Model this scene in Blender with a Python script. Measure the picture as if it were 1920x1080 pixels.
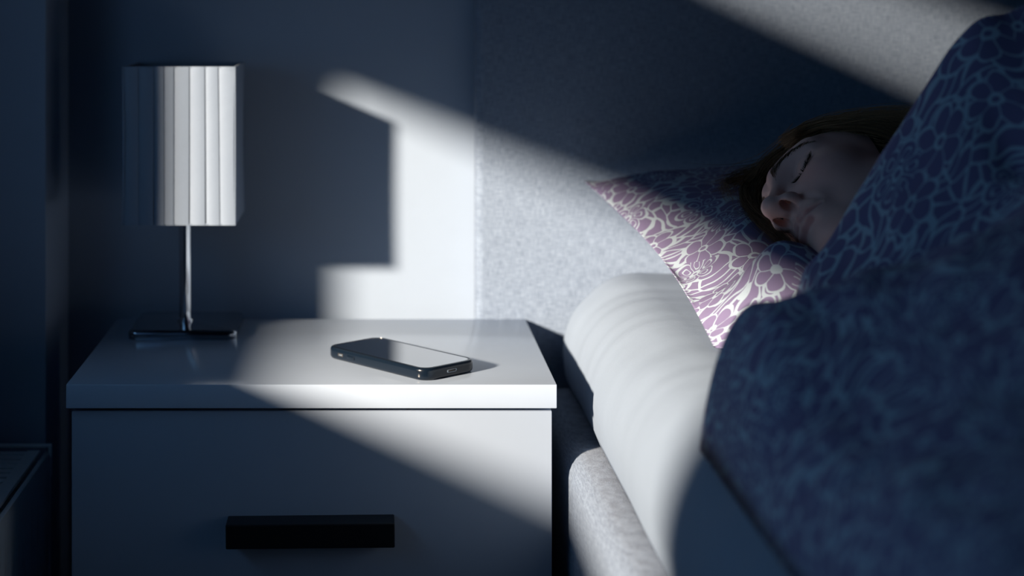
import bpy, bmesh, math, random
import numpy as np
from mathutils import Vector, Matrix

for o in list(bpy.data.objects):
    bpy.data.objects.remove(o)
scene = bpy.context.scene
COL = scene.collection
R = math.radians

# ------------------------------------------------------------------ camera
ZC = 0.9416                    # eye height above the floor
FPX = 3130.0                   # focal length in pixels of the 1920 wide frame
VX, VY = 698.0, 0.0            # vanishing point of the depth lines
cam_d = bpy.data.cameras.new('camera')
cam = bpy.data.objects.new('camera', cam_d)
COL.objects.link(cam)
cam.location = (0, 0, ZC)
cam.rotation_euler = (R(90), 0, 0)
cam_d.sensor_width = 36.0
cam_d.lens = 36.0 * FPX / 1920.0
cam_d.shift_x = (960 - VX) / 1920.0
cam_d.shift_y = -(540 - VY) / 1920.0
cam_d.clip_start = 0.02
cam_d.dof.use_dof = True
cam_d.dof.focus_distance = 1.70
cam_d.dof.aperture_fstop = 2.8
scene.camera = cam

# ------------------------------------------------------------------ light
world = bpy.data.worlds.new('night')
scene.world = world
world.use_nodes = True
bg = world.node_tree.nodes['Background']
bg.inputs['Color'].default_value = (0.17, 0.38, 0.64, 1)
bg.inputs['Strength'].default_value = 1.9

SUN_DIR = Vector((1.045, 1.0, -0.44)).normalized()
sun_d = bpy.data.lights.new('moon_window_left_offscreen', 'SUN')
sun_d.energy = 13.3
sun_d.angle = R(3.6)
sun_d.color = (1.0, 0.82, 0.63)
sun = bpy.data.objects.new('moon_window_left_offscreen', sun_d)
COL.objects.link(sun)
sun.rotation_euler = SUN_DIR.to_track_quat('-Z', 'Y').to_euler()
sun.location = (-3, -2, 3)

vs = scene.view_settings
vs.view_transform = 'Standard'
vs.look = 'None'
vs.exposure = 0.0
vs.gamma = 1.0
vs.use_curve_mapping = False

# ------------------------------------------------------------------ helpers
def P(px, py, D):
    """point at depth D (metres in front of the camera) seen at a photo pixel"""
    return Vector(((px - VX) * D / FPX, D, ZC - (py - VY) * D / FPX))

def tag(o, label, cat, group=None):
    o['label'] = label
    o['category'] = cat
    if group:
        o['group'] = group
    return o

def thing(name, loc, label, cat, group=None):
    o = bpy.data.objects.new(name, None)
    COL.objects.link(o)
    o.location = loc
    o.empty_display_size = 0.05
    return tag(o, label, cat, group)

def structure(o):
    o['kind'] = 'structure'
    return o

def root_of(o):
    v = Vector((0, 0, 0))
    while o is not None:
        v = v + o.location + o.matrix_parent_inverse.translation
        o = o.parent
    return v

def link(name, me, mat, parent=None, smooth=False):
    o = bpy.data.objects.new(name, me)
    COL.objects.link(o)
    if mat:
        me.materials.append(mat)
    if smooth:
        me.polygons.foreach_set('use_smooth', [True] * len(me.polygons))
    if parent:
        o.parent = parent
        o.matrix_parent_inverse = Matrix.Translation(-root_of(parent))
    return o

def bm_obj(name, bm, mat, parent=None, smooth=False):
    me = bpy.data.meshes.new(name)
    bmesh.ops.recalc_face_normals(bm, faces=bm.faces)
    bm.to_mesh(me)
    bm.free()
    return link(name, me, mat, parent, smooth)

def np_obj(name, verts, faces, mat, parent=None, smooth=True, uv=None, attrs=None):
    me = bpy.data.meshes.new(name)
    if isinstance(faces, np.ndarray) and faces.ndim == 2:
        v = np.asarray(verts, np.float32)
        me.vertices.add(len(v)); me.vertices.foreach_set('co', v.ravel())
        k = faces.shape[1]
        me.loops.add(faces.size); me.loops.foreach_set('vertex_index', faces.astype(np.int32).ravel())
        me.polygons.add(len(faces))
        me.polygons.foreach_set('loop_start', np.arange(0, faces.size, k, dtype=np.int32))
        me.update(calc_edges=True)
        me.validate()
    else:
        me.from_pydata([tuple(v) for v in verts], [], [tuple(int(i) for i in f) for f in faces])
    if uv is not None:
        lay = me.uv_layers.new(name='UVMap')
        idx = np.zeros(len(me.loops), dtype=np.int32)
        me.loops.foreach_get('vertex_index', idx)
        lay.data.foreach_set('uv', np.asarray(uv, dtype=np.float32)[idx].ravel())
    if attrs:
        for k, a in attrs.items():
            at = me.attributes.new(k, 'FLOAT', 'POINT')
            at.data.foreach_set('value', np.asarray(a, dtype=np.float32))
    me.update()
    return link(name, me, mat, parent, smooth)

def add_box(bm, x0, x1, y0, y1, z0, z1, bevel=0.0, seg=2):
    r = bmesh.ops.create_cube(bm, size=1.0)
    vsx = r['verts']
    bmesh.ops.scale(bm, vec=(x1 - x0, y1 - y0, z1 - z0), verts=vsx)
    bmesh.ops.translate(bm, vec=((x0 + x1) / 2, (y0 + y1) / 2, (z0 + z1) / 2), verts=vsx)
    if bevel > 0:
        es = list({e for v in vsx for e in v.link_edges})
        bmesh.ops.bevel(bm, geom=es, offset=bevel, segments=seg, profile=0.5, affect='EDGES')

def box(name, x0, x1, y0, y1, z0, z1, mat, parent=None, bevel=0.0, seg=2):
    bm = bmesh.new()
    add_box(bm, x0, x1, y0, y1, z0, z1, bevel, seg)
    return bm_obj(name, bm, mat, parent, smooth=False)

def autosmooth(o):
    """smooth shading with hard edges kept above 35 degrees"""
    me = o.data
    me.polygons.foreach_set('use_smooth', [True] * len(me.polygons))
    bm = bmesh.new()
    bm.from_mesh(me)
    for e in bm.edges:
        if len(e.link_faces) == 2 and e.calc_face_angle(0) > R(35):
            e.smooth = False
    bm.to_mesh(me)
    bm.free()
    return o

def grid_faces(nu, nv, off=0, flip=False):
    f = []
    for i in range(nu - 1):
        for j in range(nv - 1):
            a = off + i * nv + j
            q = (a, a + nv, a + nv + 1, a + 1)
            f.append(q[::-1] if flip else q)
    return f

class TPS:
    """thin plate spline height field z(x, y)"""
    def __init__(self, pts, lam=1e-4):
        p = np.array(pts, float)
        self.c = p[:, :2]
        n = len(p)
        K = self.k(self.c, self.c) + lam * np.eye(n)
        A = np.zeros((n + 3, n + 3))
        A[:n, :n] = K
        A[:n, n] = 1
        A[:n, n + 1:] = self.c
        A[n:, :n] = A[:n, n:].T
        b = np.zeros(n + 3)
        b[:n] = p[:, 2]
        self.w = np.linalg.solve(A, b)
    def k(self, a, b):
        r2 = ((a[:, None, :] - b[None]) ** 2).sum(-1)
        return 0.5 * r2 * np.log(r2 + 1e-12)
    def __call__(self, x, y):
        q = np.stack([np.ravel(x), np.ravel(y)], 1)
        n = len(self.c)
        z = self.k(q, self.c) @ self.w[:n] + self.w[n] + q @ self.w[n + 1:]
        return z.reshape(np.shape(x))

def vnoise(x, y, seed=0):
    """smooth 2-D value noise in -1..1"""
    rng = np.random.default_rng(seed)
    T = rng.uniform(-1, 1, (64, 64))
    xi = np.floor(x).astype(int)
    yi = np.floor(y).astype(int)
    fx = x - xi
    fy = y - yi
    fx = fx * fx * fx * (fx * (fx * 6 - 15) + 10)
    fy = fy * fy * fy * (fy * (fy * 6 - 15) + 10)
    g = lambda a, b: T[a % 64, b % 64]
    return (g(xi, yi) * (1 - fx) + g(xi + 1, yi) * fx) * (1 - fy) + (g(xi, yi + 1) * (1 - fx) + g(xi + 1, yi + 1) * fx) * fy

def seg_dist(x, y, poly):
    """distance from points to an open polyline"""
    best = np.full(np.shape(x), 1e9)
    for (ax, ay), (bx, by) in zip(poly[:-1], poly[1:]):
        dx, dy = bx - ax, by - ay
        L = dx * dx + dy * dy
        t = np.clip(((x - ax) * dx + (y - ay) * dy) / L, 0, 1)
        best = np.minimum(best, np.hypot(x - ax - t * dx, y - ay - t * dy))
    return best

def sstep(a, b, x):
    t = np.clip((x - a) / (b - a), 0, 1)
    return t * t * (3 - 2 * t)

# ------------------------------------------------------------------ materials
class NT:
    def __init__(self, name):
        self.m = bpy.data.materials.new(name)
        self.m.use_nodes = True
        self.t = self.m.node_tree
        self.b = self.t.nodes['Principled BSDF']
    def n(self, kind, **kw):
        nd = self.t.nodes.new(kind)
        for k, v in kw.items():
            setattr(nd, k, v)
        return nd
    def l(self, a, b):
        self.t.links.new(a, b)
    def val(self, sock, v):
        if hasattr(v, 'is_output'):
            self.l(v, sock)
        else:
            sock.default_value = v
    def math(self, op, a, b=0.0, c=0.0, clamp=False):
        nd = self.n('ShaderNodeMath', operation=op, use_clamp=clamp)
        self.val(nd.inputs[0], a)
        self.val(nd.inputs[1], b)
        self.val(nd.inputs[2], c)
        return nd.outputs[0]
    def vmath(self, op, a, b=(0, 0, 0)):
        nd = self.n('ShaderNodeVectorMath', operation=op)
        self.val(nd.inputs[0], a)
        self.val(nd.inputs[1], b)
        return nd
    def scale(self, a, s):
        nd = self.n('ShaderNodeVectorMath', operation='SCALE')
        self.val(nd.inputs[0], a)
        nd.inputs['Scale'].default_value = s
        return nd.outputs[0]
    def noise(self, vec, scale, detail=2.0, rough=0.5, dims='3D'):
        nd = self.n('ShaderNodeTexNoise', noise_dimensions=dims)
        if vec is not None:
            self.l(vec, nd.inputs['Vector'])
        nd.inputs['Scale'].default_value = scale
        nd.inputs['Detail'].default_value = detail
        nd.inputs['Roughness'].default_value = rough
        return nd
    def mix(self, f, a, b):
        nd = self.n('ShaderNodeMix', data_type='RGBA')
        self.val(nd.inputs[0], f)
        self.val(nd.inputs[6], a)
        self.val(nd.inputs[7], b)
        return nd.outputs[2]
    def bump(self, h, strength, dist):
        nd = self.n('ShaderNodeBump')
        nd.inputs['Strength'].default_value = strength
        nd.inputs['Distance'].default_value = dist
        self.l(h, nd.inputs['Height'])
        self.l(nd.outputs[0], self.b.inputs['Normal'])
    def setp(self, **kw):
        for k, v in kw.items():
            self.val(self.b.inputs[k.replace('_', ' ')], v)
        return self

def rgb(r, g, b):
    return (r, g, b, 1.0)

def plain(name, col, rough=0.5, metal=0.0, spec=0.5, grain=0.0, gscale=400.0):
    t = NT(name)
    t.setp(Roughness=rough, Metallic=metal)
    t.b.inputs['Specular IOR Level'].default_value = spec
    co = t.n('ShaderNodeTexCoord').outputs['Object']
    nz = t.noise(co, 35.0, 3.0)
    c = t.mix(t.math('MULTIPLY', nz.outputs[0], 0.25), rgb(*col), rgb(*[x * 0.82 for x in col]))
    t.l(c, t.b.inputs['Base Color'])
    if grain:
        nb = t.noise(co, gscale, 2.0)
        t.bump(nb.outputs[0], grain, 0.001)
    return t.m

MAT_WALL = plain('wall_paint', (0.285, 0.36, 0.475), 0.75, spec=0.2, grain=0.12, gscale=300)
MAT_CEIL = plain('ceiling_paint', (0.26, 0.35, 0.47), 0.9, spec=0.1)
MAT_FLOOR = plain('dark_floor', (0.045, 0.065, 0.09), 0.5)
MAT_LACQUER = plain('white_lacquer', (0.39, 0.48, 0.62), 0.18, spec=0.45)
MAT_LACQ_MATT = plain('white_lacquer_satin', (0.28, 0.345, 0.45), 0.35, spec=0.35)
MAT_BLACK = plain('black_metal', (0.005, 0.007, 0.010), 0.4, spec=0.35)
MAT_CHROME = plain('chrome', (0.75, 0.78, 0.82), 0.07, metal=1.0)
MAT_CHROME_DARK_REFLECTION = plain('chrome_dark_reflection', (0.26, 0.30, 0.35), 0.08, metal=1.0)  # same chrome, darkened so the base seems to reflect a dark wall
MAT_RADIATOR = plain('radiator_enamel', (0.62, 0.72, 0.80), 0.35)
MAT_DARKGAP = plain('slot_black', (0.02, 0.02, 0.022), 0.7)  # own dark colour of the charging port and mute switch slot
MAT_FRAME = plain('window_frame_paint', (0.30, 0.34, 0.40), 0.5)

def woven(name, c0, c1, period=0.0016):
    """linen-like upholstery: irregular crossing threads in colour and relief"""
    t = NT(name)
    co = t.n('ShaderNodeTexCoord').outputs['Object']
    hs = t.n('ShaderNodeVectorMath', operation='MULTIPLY')
    t.l(co, hs.inputs[0]); hs.inputs[1].default_value = (80, 80, 900)
    vs_ = t.n('ShaderNodeVectorMath', operation='MULTIPLY')
    t.l(co, vs_.inputs[0]); vs_.inputs[1].default_value = (900, 900, 80)
    a = t.noise(hs.outputs[0], 1.0, 2.0, 0.6).outputs[0]
    b = t.noise(vs_.outputs[0], 1.0, 2.0, 0.6).outputs[0]
    s = t.math('MULTIPLY', t.math('ADD', a, b), 0.5)
    f = t.math('MULTIPLY_ADD', t.math('SUBTRACT', s, 0.5), 4.6, 0.5, clamp=True)
    t.l(t.mix(f, rgb(*c0), rgb(*c1)), t.b.inputs['Base Color'])
    t.setp(Roughness=0.9)
    t.b.inputs['Specular IOR Level'].default_value = 0.15
    t.b.inputs['Sheen Weight'].default_value = 0.08
    t.bump(s, 0.55, 0.0016)
    return t.m

MAT_HEADBOARD = woven('blue_grey_linen', (0.125, 0.166, 0.24), (0.22, 0.285, 0.39))

def cotton(name, col):
    t = NT(name)
    co = t.n('ShaderNodeTexCoord').outputs['Object']
    n1 = t.noise(co, 900, 2.0).outputs[0]
    n2 = t.noise(co, 18, 3.0).outputs[0]
    t.l(t.mix(n1, rgb(*[x * 0.88 for x in col]), rgb(*col)), t.b.inputs['Base Color'])
    t.setp(Roughness=0.85)
    t.b.inputs['Specular IOR Level'].default_value = 0.2
    t.bump(t.math('ADD', t.math('MULTIPLY', n1, 0.12), n2), 0.25, 0.004)
    return t.m

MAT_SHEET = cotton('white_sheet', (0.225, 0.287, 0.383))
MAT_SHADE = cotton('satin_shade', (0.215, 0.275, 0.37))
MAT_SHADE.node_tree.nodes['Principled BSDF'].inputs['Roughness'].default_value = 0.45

def floral(name, ground, line, s=1.0, wob=0.35):
    """printed cotton: six-petalled flowers among leaf shapes, all outlined in white"""
    t = NT(name)
    uv = t.n('ShaderNodeUVMap', uv_map='UVMap').outputs[0]
    base = t.scale(uv, 13.0 * s)
    nz = t.noise(base, 1.3, 2.0).outputs['Color']
    off = t.scale(t.vmath('SUBTRACT', nz, (0.5, 0.5, 0.5)).outputs[0], wob)
    vec = t.vmath('ADD', base, off).outputs[0]
    va = t.n('ShaderNodeTexVoronoi', voronoi_dimensions='2D', feature='F1')
    t.l(vec, va.inputs['Vector']); va.inputs['Scale'].default_value = 1.0
    va.inputs['Randomness'].default_value = 0.85
    loc = t.vmath('SUBTRACT', vec, va.outputs['Position']).outputs[0]
    r = t.n('ShaderNodeVectorMath', operation='LENGTH')
    t.l(loc, r.inputs[0]); r = r.outputs['Value']
    sp = t.n('ShaderNodeSeparateXYZ'); t.l(loc, sp.inputs[0])
    rnd = t.n('ShaderNodeSeparateColor'); t.l(va.outputs['Color'], rnd.inputs[0])
    ang = t.math('ARCTAN2', sp.outputs[1], sp.outputs[0])
    ang = t.math('ADD', ang, t.math('MULTIPLY', rnd.outputs[0], 6.28))
    a3 = t.math('MULTIPLY', ang, 3.0)
    sn = t.math('ABSOLUTE', t.math('SINE', a3))
    Rr = t.math('MULTIPLY_ADD', t.math('POWER', sn, 0.6), 0.20, 0.26)
    w = t.math('MULTIPLY_ADD', t.noise(base, 2.3, 1.0).outputs[0], 0.06, -0.003)
    inside = t.math('LESS_THAN', r, Rr)
    gap = t.math('LESS_THAN', t.math('MULTIPLY', sn, r), w)
    outl = t.math('LESS_THAN', t.math('ABSOLUTE', t.math('SUBTRACT', r, Rr)), w)
    ring = t.math('LESS_THAN', t.math('ABSOLUTE', t.math('SUBTRACT', r, 0.085)), t.math('MULTIPLY', w, 0.9))
    core = t.math('LESS_THAN', r, 0.075)
    gap = t.math('MULTIPLY', gap, t.math('SUBTRACT', 1.0, core))
    q = t.math('DIVIDE', t.math('SUBTRACT', r, 0.25), 0.115)
    q2 = t.math('DIVIDE', t.math('MULTIPLY', t.math('SUBTRACT', 1.0, sn), r), 0.075)
    loopd = t.math('SQRT', t.math('ADD', t.math('MULTIPLY', q, q), t.math('MULTIPLY', q2, q2)))
    loop = t.math('LESS_THAN', t.math('ABSOLUTE', t.math('SUBTRACT', loopd, 0.75)), 0.16)
    loop = t.math('MULTIPLY', loop, t.math('GREATER_THAN', rnd.outputs[1], 0.62))
    fl = t.math('MAXIMUM', t.math('MAXIMUM', gap, ring), loop)
    fl = t.math('MAXIMUM', t.math('MULTIPLY', fl, inside), outl)
    # leaves between the flowers
    nz2 = t.noise(base, 0.9, 1.0).outputs['Color']
    v2 = t.vmath('ADD', base, t.scale(t.vmath('SUBTRACT', nz2, (0.5, 0.5, 0.5)).outputs[0], 1.6)).outputs[0]
    st = t.n('ShaderNodeVectorMath', operation='MULTIPLY'); t.l(v2, st.inputs[0]); st.inputs[1].default_value = (2.3, 4.0, 1)
    vb = t.n('ShaderNodeTexVoronoi', voronoi_dimensions='2D', feature='DISTANCE_TO_EDGE')
    t.l(st.outputs[0], vb.inputs['Vector']); vb.inputs['Scale'].default_value = 1.0
    leaf = t.math('LESS_THAN', vb.outputs['Distance'], t.math('MULTIPLY', w, 3.6))
    lines = t.math('MAXIMUM', fl, t.math('MULTIPLY', leaf, t.math('SUBTRACT', 1.0, inside)))
    nf = t.noise(uv, 1400, 2.0).outputs[0]
    g2 = t.mix(nf, rgb(*[x * 0.86 for x in ground]), rgb(*ground))
    t.l(t.mix(lines, g2, rgb(*line)), t.b.inputs['Base Color'])
    t.setp(Roughness=0.85)
    t.b.inputs['Specular IOR Level'].default_value = 0.2
    co = t.n('ShaderNodeTexCoord').outputs['Object']
    n2 = t.noise(co, 26, 3.0).outputs[0]
    t.bump(t.math('ADD', t.math('MULTIPLY', nf, 0.1), n2), 0.3, 0.004)
    return t.m

MAT_FLORAL = floral('mauve_floral_cotton', (0.185, 0.160, 0.295), (0.37, 0.46, 0.56), s=1.25)

# ------------------------------------------------------------------ room
WALL_Y = 2.10
XL, XN = -0.382, -0.60          # left wall face, face of the window recess
NY0, NY1 = 0.30, 1.952          # recess from .. to (depth)
CEIL = 2.55
XR = 3.0
YB = -1.6
structure(box('floor', XN - 0.2, XR, YB, WALL_Y + 0.1, -0.1, 0.0, MAT_FLOOR))
structure(box('ceiling', XN - 0.2, XR, YB, WALL_Y + 0.1, CEIL, CEIL + 0.1, MAT_CEIL))
structure(box('wall_back', XN - 0.2, XR, WALL_Y, WALL_Y + 0.1, 0.0, CEIL, MAT_WALL))
structure(box('wall_front', XN - 0.2, XR, YB - 0.1, YB, 0.0, CEIL, MAT_WALL))
structure(box('wall_right', XR, XR + 0.1, YB, WALL_Y + 0.1, 0.0, CEIL, MAT_WALL))
# left wall: pieces around the window recess and its openings
W0, W1 = 0.345, 1.562
LO0, LO1 = ZC - 0.180, ZC + 0.154
UP0, UP1 = ZC + 0.462, ZC + 0.585
for x1, y0, y1, z0, z1 in ((XL, NY1, WALL_Y, 0, CEIL), (XL, YB, NY0, 0, CEIL), (XN, NY0, W0, 0, CEIL), (XN, W1, NY1, 0, CEIL),
                           (XN, W0, W1, 0, LO0 - 0.12), (XN, W0, W1, UP1, CEIL)):
    structure(box('wall_left', XN - 0.2, x1, y0, y1, z0, z1, MAT_WALL))
bm = bmesh.new()
add_box(bm, XN - 0.07, XN, W0, W1, LO1, UP0)                    # broad unseen transom, sized to block light between the two beams
add_box(bm, XN - 0.07, XN - 0.0, W0, W1, LO0 - 0.12, LO0)       # bottom rail
structure(bm_obj('window_1', bm, MAT_FRAME))
structure(box('trim_1', XN - 0.02, XN + 0.06, NY0 + 0.01, NY1 - 0.01, LO0 - 0.075, LO0 - 0.045, MAT_FRAME, bevel=0.004))

# ------------------------------------------------------------------ headboard and bed frame
HB_Y = 2.05
bed = thing('bed_frame', (1.05, 1.0, 0), 'bed frame upholstered in blue-grey woven fabric with tall headboard', 'bed')
hb = autosmooth(box('headboard', 0.1277, 2.0, HB_Y, WALL_Y - 0.002, 0.10, ZC + 0.27, MAT_HEADBOARD, bed, bevel=0.009, seg=4))
RAIL_T = ZC - 0.472
def rail(x0, x1, y0, y1):
    bm = bmesh.new()
    add_box(bm, x0, x1, y0, y1, 0.12, RAIL_T, 0.022, 5)
    return autosmooth(bm_obj('side_rail', bm, MAT_HEADBOARD, bed))
rail(0.203, 0.262, 0.0, HB_Y - 0.001)
rail(1.87, 1.93, 0.0, HB_Y - 0.001)
autosmooth(box('foot_rail', 0.203, 1.93, -0.05, 0.0, 0.12, RAIL_T, MAT_HEADBOARD, bed, bevel=0.015, seg=3))
for x in (0.24, 1.88):
    for y in (0.05, 1.95):
        box('leg', x, x + 0.05, y, y + 0.05, 0.0, 0.125, MAT_BLACK, bed)

# mattress in its fitted sheet: rounded cross section swept along the bed
MX0, MX1 = 0.2305, 1.86
MZT, MZB = ZC - 0.330, ZC - 0.560
def mattress():
    sec = []                                        # (x, z) from the bottom inside, round the left edge, over the top
    for x, z in ((0.31, MZB), (0.285, MZB + 0.006), (0.272, MZB + 0.03), (0.266, MZB + 0.07), (0.2635, MZB + 0.088), (0.241, MZB + 0.0905), (0.2335, MZB + 0.108)):
        sec.append((x, z))
    cx, cz, rx, rz = 0.322, ZC - 0.425, 0.0915, 0.095
    for k in range(0, 15):
        a = math.pi - k / 14 * math.pi / 2
        sec.append((cx + rx * math.cos(a), cz + rz * math.sin(a)))
    n = 40
    for k in range(1, n + 1):
        sec.append((0.322 + (1.77 - 0.322) * k / n, MZT))
    for k in range(1, 9):
        a = math.pi / 2 - k / 8 * math.pi / 2
        sec.append((1.77 + 0.09 * math.cos(a), cz + rz * math.sin(a)))
    sec += [(1.85, MZB + 0.05), (1.82, MZB)]
    sec = np.array(sec)
    ny = 170
    ys = np.linspace(0.03, HB_Y - 0.006, ny)
    V = []
    for y in ys:
        e = min(y - 0.03, HB_Y - 0.006 - y)
        k = 1 - math.sqrt(max(0, 1 - (1 - min(e / 0.03, 1)) ** 2))
        x = sec[:, 0] + k * 0.03 * np.sign(1.05 - sec[:, 0]) * (np.abs(sec[:, 0] - 1.05) > 0.6)
        z = sec[:, 1] + np.where(sec[:, 1] > ZC - 0.43, -k * 0.02, 0)
        # sheet creases: pulled diagonally towards the corner, a few along the side
        xx = x
        yy = np.full_like(x, y)
        w = vnoise((xx * 0.45 + yy) * 44 + 3, (xx - yy * 0.5) * 6, 5)
        w2 = vnoise((yy * 1.0 + xx * 2.1) * 10, (xx - yy * .6) * 4 + 9, 8)
        near = np.exp(-((y - 1.97) / 0.16) ** 2)
        amp = 0.0006 + 0.0018 * near
        dz = amp * (0.9 * w + 0.35 * w2)
        d2 = np.exp(-((xx - (0.255 + (2.05 - yy) * 0.04)) / 0.03) ** 2) * 0.003 * vnoise(yy * 9, xx * 30, 3)
        top = np.clip((sec[:, 1] - (ZC - 0.47)) / 0.1, 0, 1)
        z = z + dz * top
        x = x + d2 - 0.4 * dz * (xx < 0.33)
        V.append(np.stack([x, yy, z], 1))
    V = np.concatenate(V)
    ns = len(sec)
    F = grid_faces(ny, ns)
    F.append(tuple(range(ns)))
    F.append(tuple(range((ny - 1) * ns, ny * ns))[::-1])
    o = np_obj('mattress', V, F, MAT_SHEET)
    return tag(o, 'mattress in a pale cotton fitted sheet on the upholstered bed', 'mattress')
mattress()

def mattress_top(x):
    t = np.clip((0.322 - x) / 0.0915, 0, 1)
    return np.where(x < 0.322, ZC - 0.425 + 0.095 * np.sqrt(np.maximum(0, 1 - t * t)), MZT)

# ------------------------------------------------------------------ nightstand
TT = ZC - 0.3916                 # table top height
NX0, NX1, NF, NB = -0.312, 0.188, 1.70, HB_Y - 0.001
ns = thing('nightstand', ((NX0 + NX1) / 2, (NF + NB) / 2, 0), 'white lacquered nightstand with overhanging top and black bar handle', 'nightstand')
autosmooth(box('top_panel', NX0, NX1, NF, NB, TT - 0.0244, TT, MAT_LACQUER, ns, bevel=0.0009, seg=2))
bm = bmesh.new()
BX0, BX1 = -0.3075, 0.1838
add_box(bm, BX0, BX0 + 0.016, NF + 0.027, NB, 0.03, TT - 0.0245)
add_box(bm, BX1 - 0.016, BX1, NF + 0.027, NB, 0.03, TT - 0.0245)
add_box(bm, BX0 + 0.016, BX1 - 0.016, NB - 0.01, NB, 0.03, TT - 0.0245)
add_box(bm, BX0 + 0.016, BX1 - 0.016, NF + 0.027, NB - 0.01, 0.03, 0.046)
add_box(bm, BX0 + 0.016, BX1 - 0.016, NF + 0.045, NB - 0.01, TT - 0.05, TT - 0.0245)
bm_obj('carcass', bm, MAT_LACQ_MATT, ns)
box('plinth', BX0 + 0.01, BX1 - 0.01, NF + 0.05, NB - 0.02, 0.0, 0.03, MAT_BLACK, ns)
for z1, z0 in ((TT - 0.0285, TT - 0.272), (TT - 0.276, 0.034)):
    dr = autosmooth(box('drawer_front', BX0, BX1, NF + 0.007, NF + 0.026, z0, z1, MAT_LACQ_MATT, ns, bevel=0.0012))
    hz = z1 - 0.1065
    bm = bmesh.new()
    hx0, hx1 = -0.1475, 0.0225
    add_box(bm, hx0, hx1, NF - 0.024, NF + 0.0075, hz - 0.0245, hz, 0.0012, 2)
    bmesh.ops.rotate(bm, cent=((hx0 + hx1) / 2, NF, hz), matrix=Matrix.Rotation(-0.010, 3, 'Y'), verts=bm.verts)
    h = bm_obj('handle', bm, MAT_BLACK, dr)
    h['label'] = 'black bar handle'

# ------------------------------------------------------------------ table lamp
LX, LY = -0.2225, 1.985
lamp = thing('table_lamp', (LX, LY, TT), 'table lamp with pleated square white shade on a chrome stem and plate', 'lamp')
bm = bmesh.new()
hw = 0.0612
add_box(bm, LX - hw + 0.0015, LX + hw + 0.0045, LY - hw, LY + hw, TT, TT + 0.0105)
ve = [e for e in bm.edges if abs(e.verts[0].co.z - e.verts[1].co.z) > 0.005]
bmesh.ops.bevel(bm, geom=ve, offset=0.010, segments=6, profile=0.5, affect='EDGES')
te = [e for e in bm.edges if e.verts[0].co.z > TT + 0.009 and e.verts[1].co.z > TT + 0.009]
bmesh.ops.bevel(bm, geom=te, offset=0.0045, segments=4, profile=0.5, affect='EDGES')
autosmooth(bm_obj('base_plate', bm, MAT_CHROME_DARK_REFLECTION, lamp))
def cyl(name, x, y, z0, z1, r, mat, parent, seg=32, bev=0.0):
    bm = bmesh.new()
    bmesh.ops.create_cone(bm, cap_ends=True, segments=seg, radius1=r, radius2=r, depth=z1 - z0)
    bmesh.ops.translate(bm, vec=(x, y, (z0 + z1) / 2), verts=bm.verts)
    return autosmooth(bm_obj(name, bm, mat, parent))
cyl('stem', LX, LY, TT + 0.010, ZC - 0.215, 0.0070, MAT_CHROME, lamp)
cyl('stem_collar', LX, LY, TT + 0.0102, TT + 0.0135, 0.0095, MAT_CHROME, lamp)
cyl('lamp_socket', LX, LY, ZC - 0.216, ZC - 0.165, 0.017, MAT_BLACK, lamp)
SW = 0.0653
SZ0, SZ1 = ZC - 0.2593, ZC - 0.0766
shade = bpy.data.objects.new('lamp_shade', None)
COL.objects.link(shade)
shade.parent = lamp
shade.location = (0, 0, 0)
rng = random.Random(4)
def strip(side, a0, a1, k):
    """one ribbon of fabric, its right border tucked over the next: a slightly proud, bowed band"""
    nz = 14
    V, F = [], []
    lean = rng.uniform(-0.0006, 0.0022)
    for i in range(nz + 1):
        t = i / nz
        z = SZ0 + (SZ1 - SZ0) * t
        bow = 0.0009 * math.sin(math.pi * t)
        l0 = a0 + lean * (1 - t) * (0 if k == 0 else 1)
        l1 = a1 + lean * (1 - t)
        l1 = min(l1, SW)
        l0 = min(max(l0, -SW), SW)
        for q, (l, d) in enumerate(((l0, 0.0000), (l0 + 0.0012, 0.0007), ((l0 + l1) / 2, 0.0012), (l1 - 0.0008, 0.0016), (l1, 0.0013), (l1, -0.0006))):
            V.append((l, SW - 0.0014 + d - bow, z))
    n = 6
    for i in range(nz):
        for j in range(n - 1):
            a = i * n + j
            F.append((a, a + 1, a + n + 1, a + n))
    out = []
    for x, y, z in V:
        if side == 0: out.append((LX + x, LY - y, z))
        if side == 1: out.append((LX + y, LY + x, z))
        if side == 2: out.append((LX - x, LY + y, z))
        if side == 3: out.append((LX - y, LY - x, z))
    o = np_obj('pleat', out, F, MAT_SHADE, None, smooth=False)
    autosmooth(o)
    o.parent = shade
    o.matrix_parent_inverse = Matrix.Translation(-root_of(shade))
    return o
front = [232, 262, 291, 310, 329, 358, 387, 412, 445]
for side in range(4):
    if side == 0:
        bx = [(-SW + (p - 232) / 213 * 2 * SW) for p in front]
    else:
        bx = [-SW + 2 * SW * i / 8 + (rng.uniform(-0.002, 0.002) if 0 < i < 8 else 0) for i in range(9)]
    for k in range(8):
        strip(side, bx[k], bx[k + 1], k)
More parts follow.
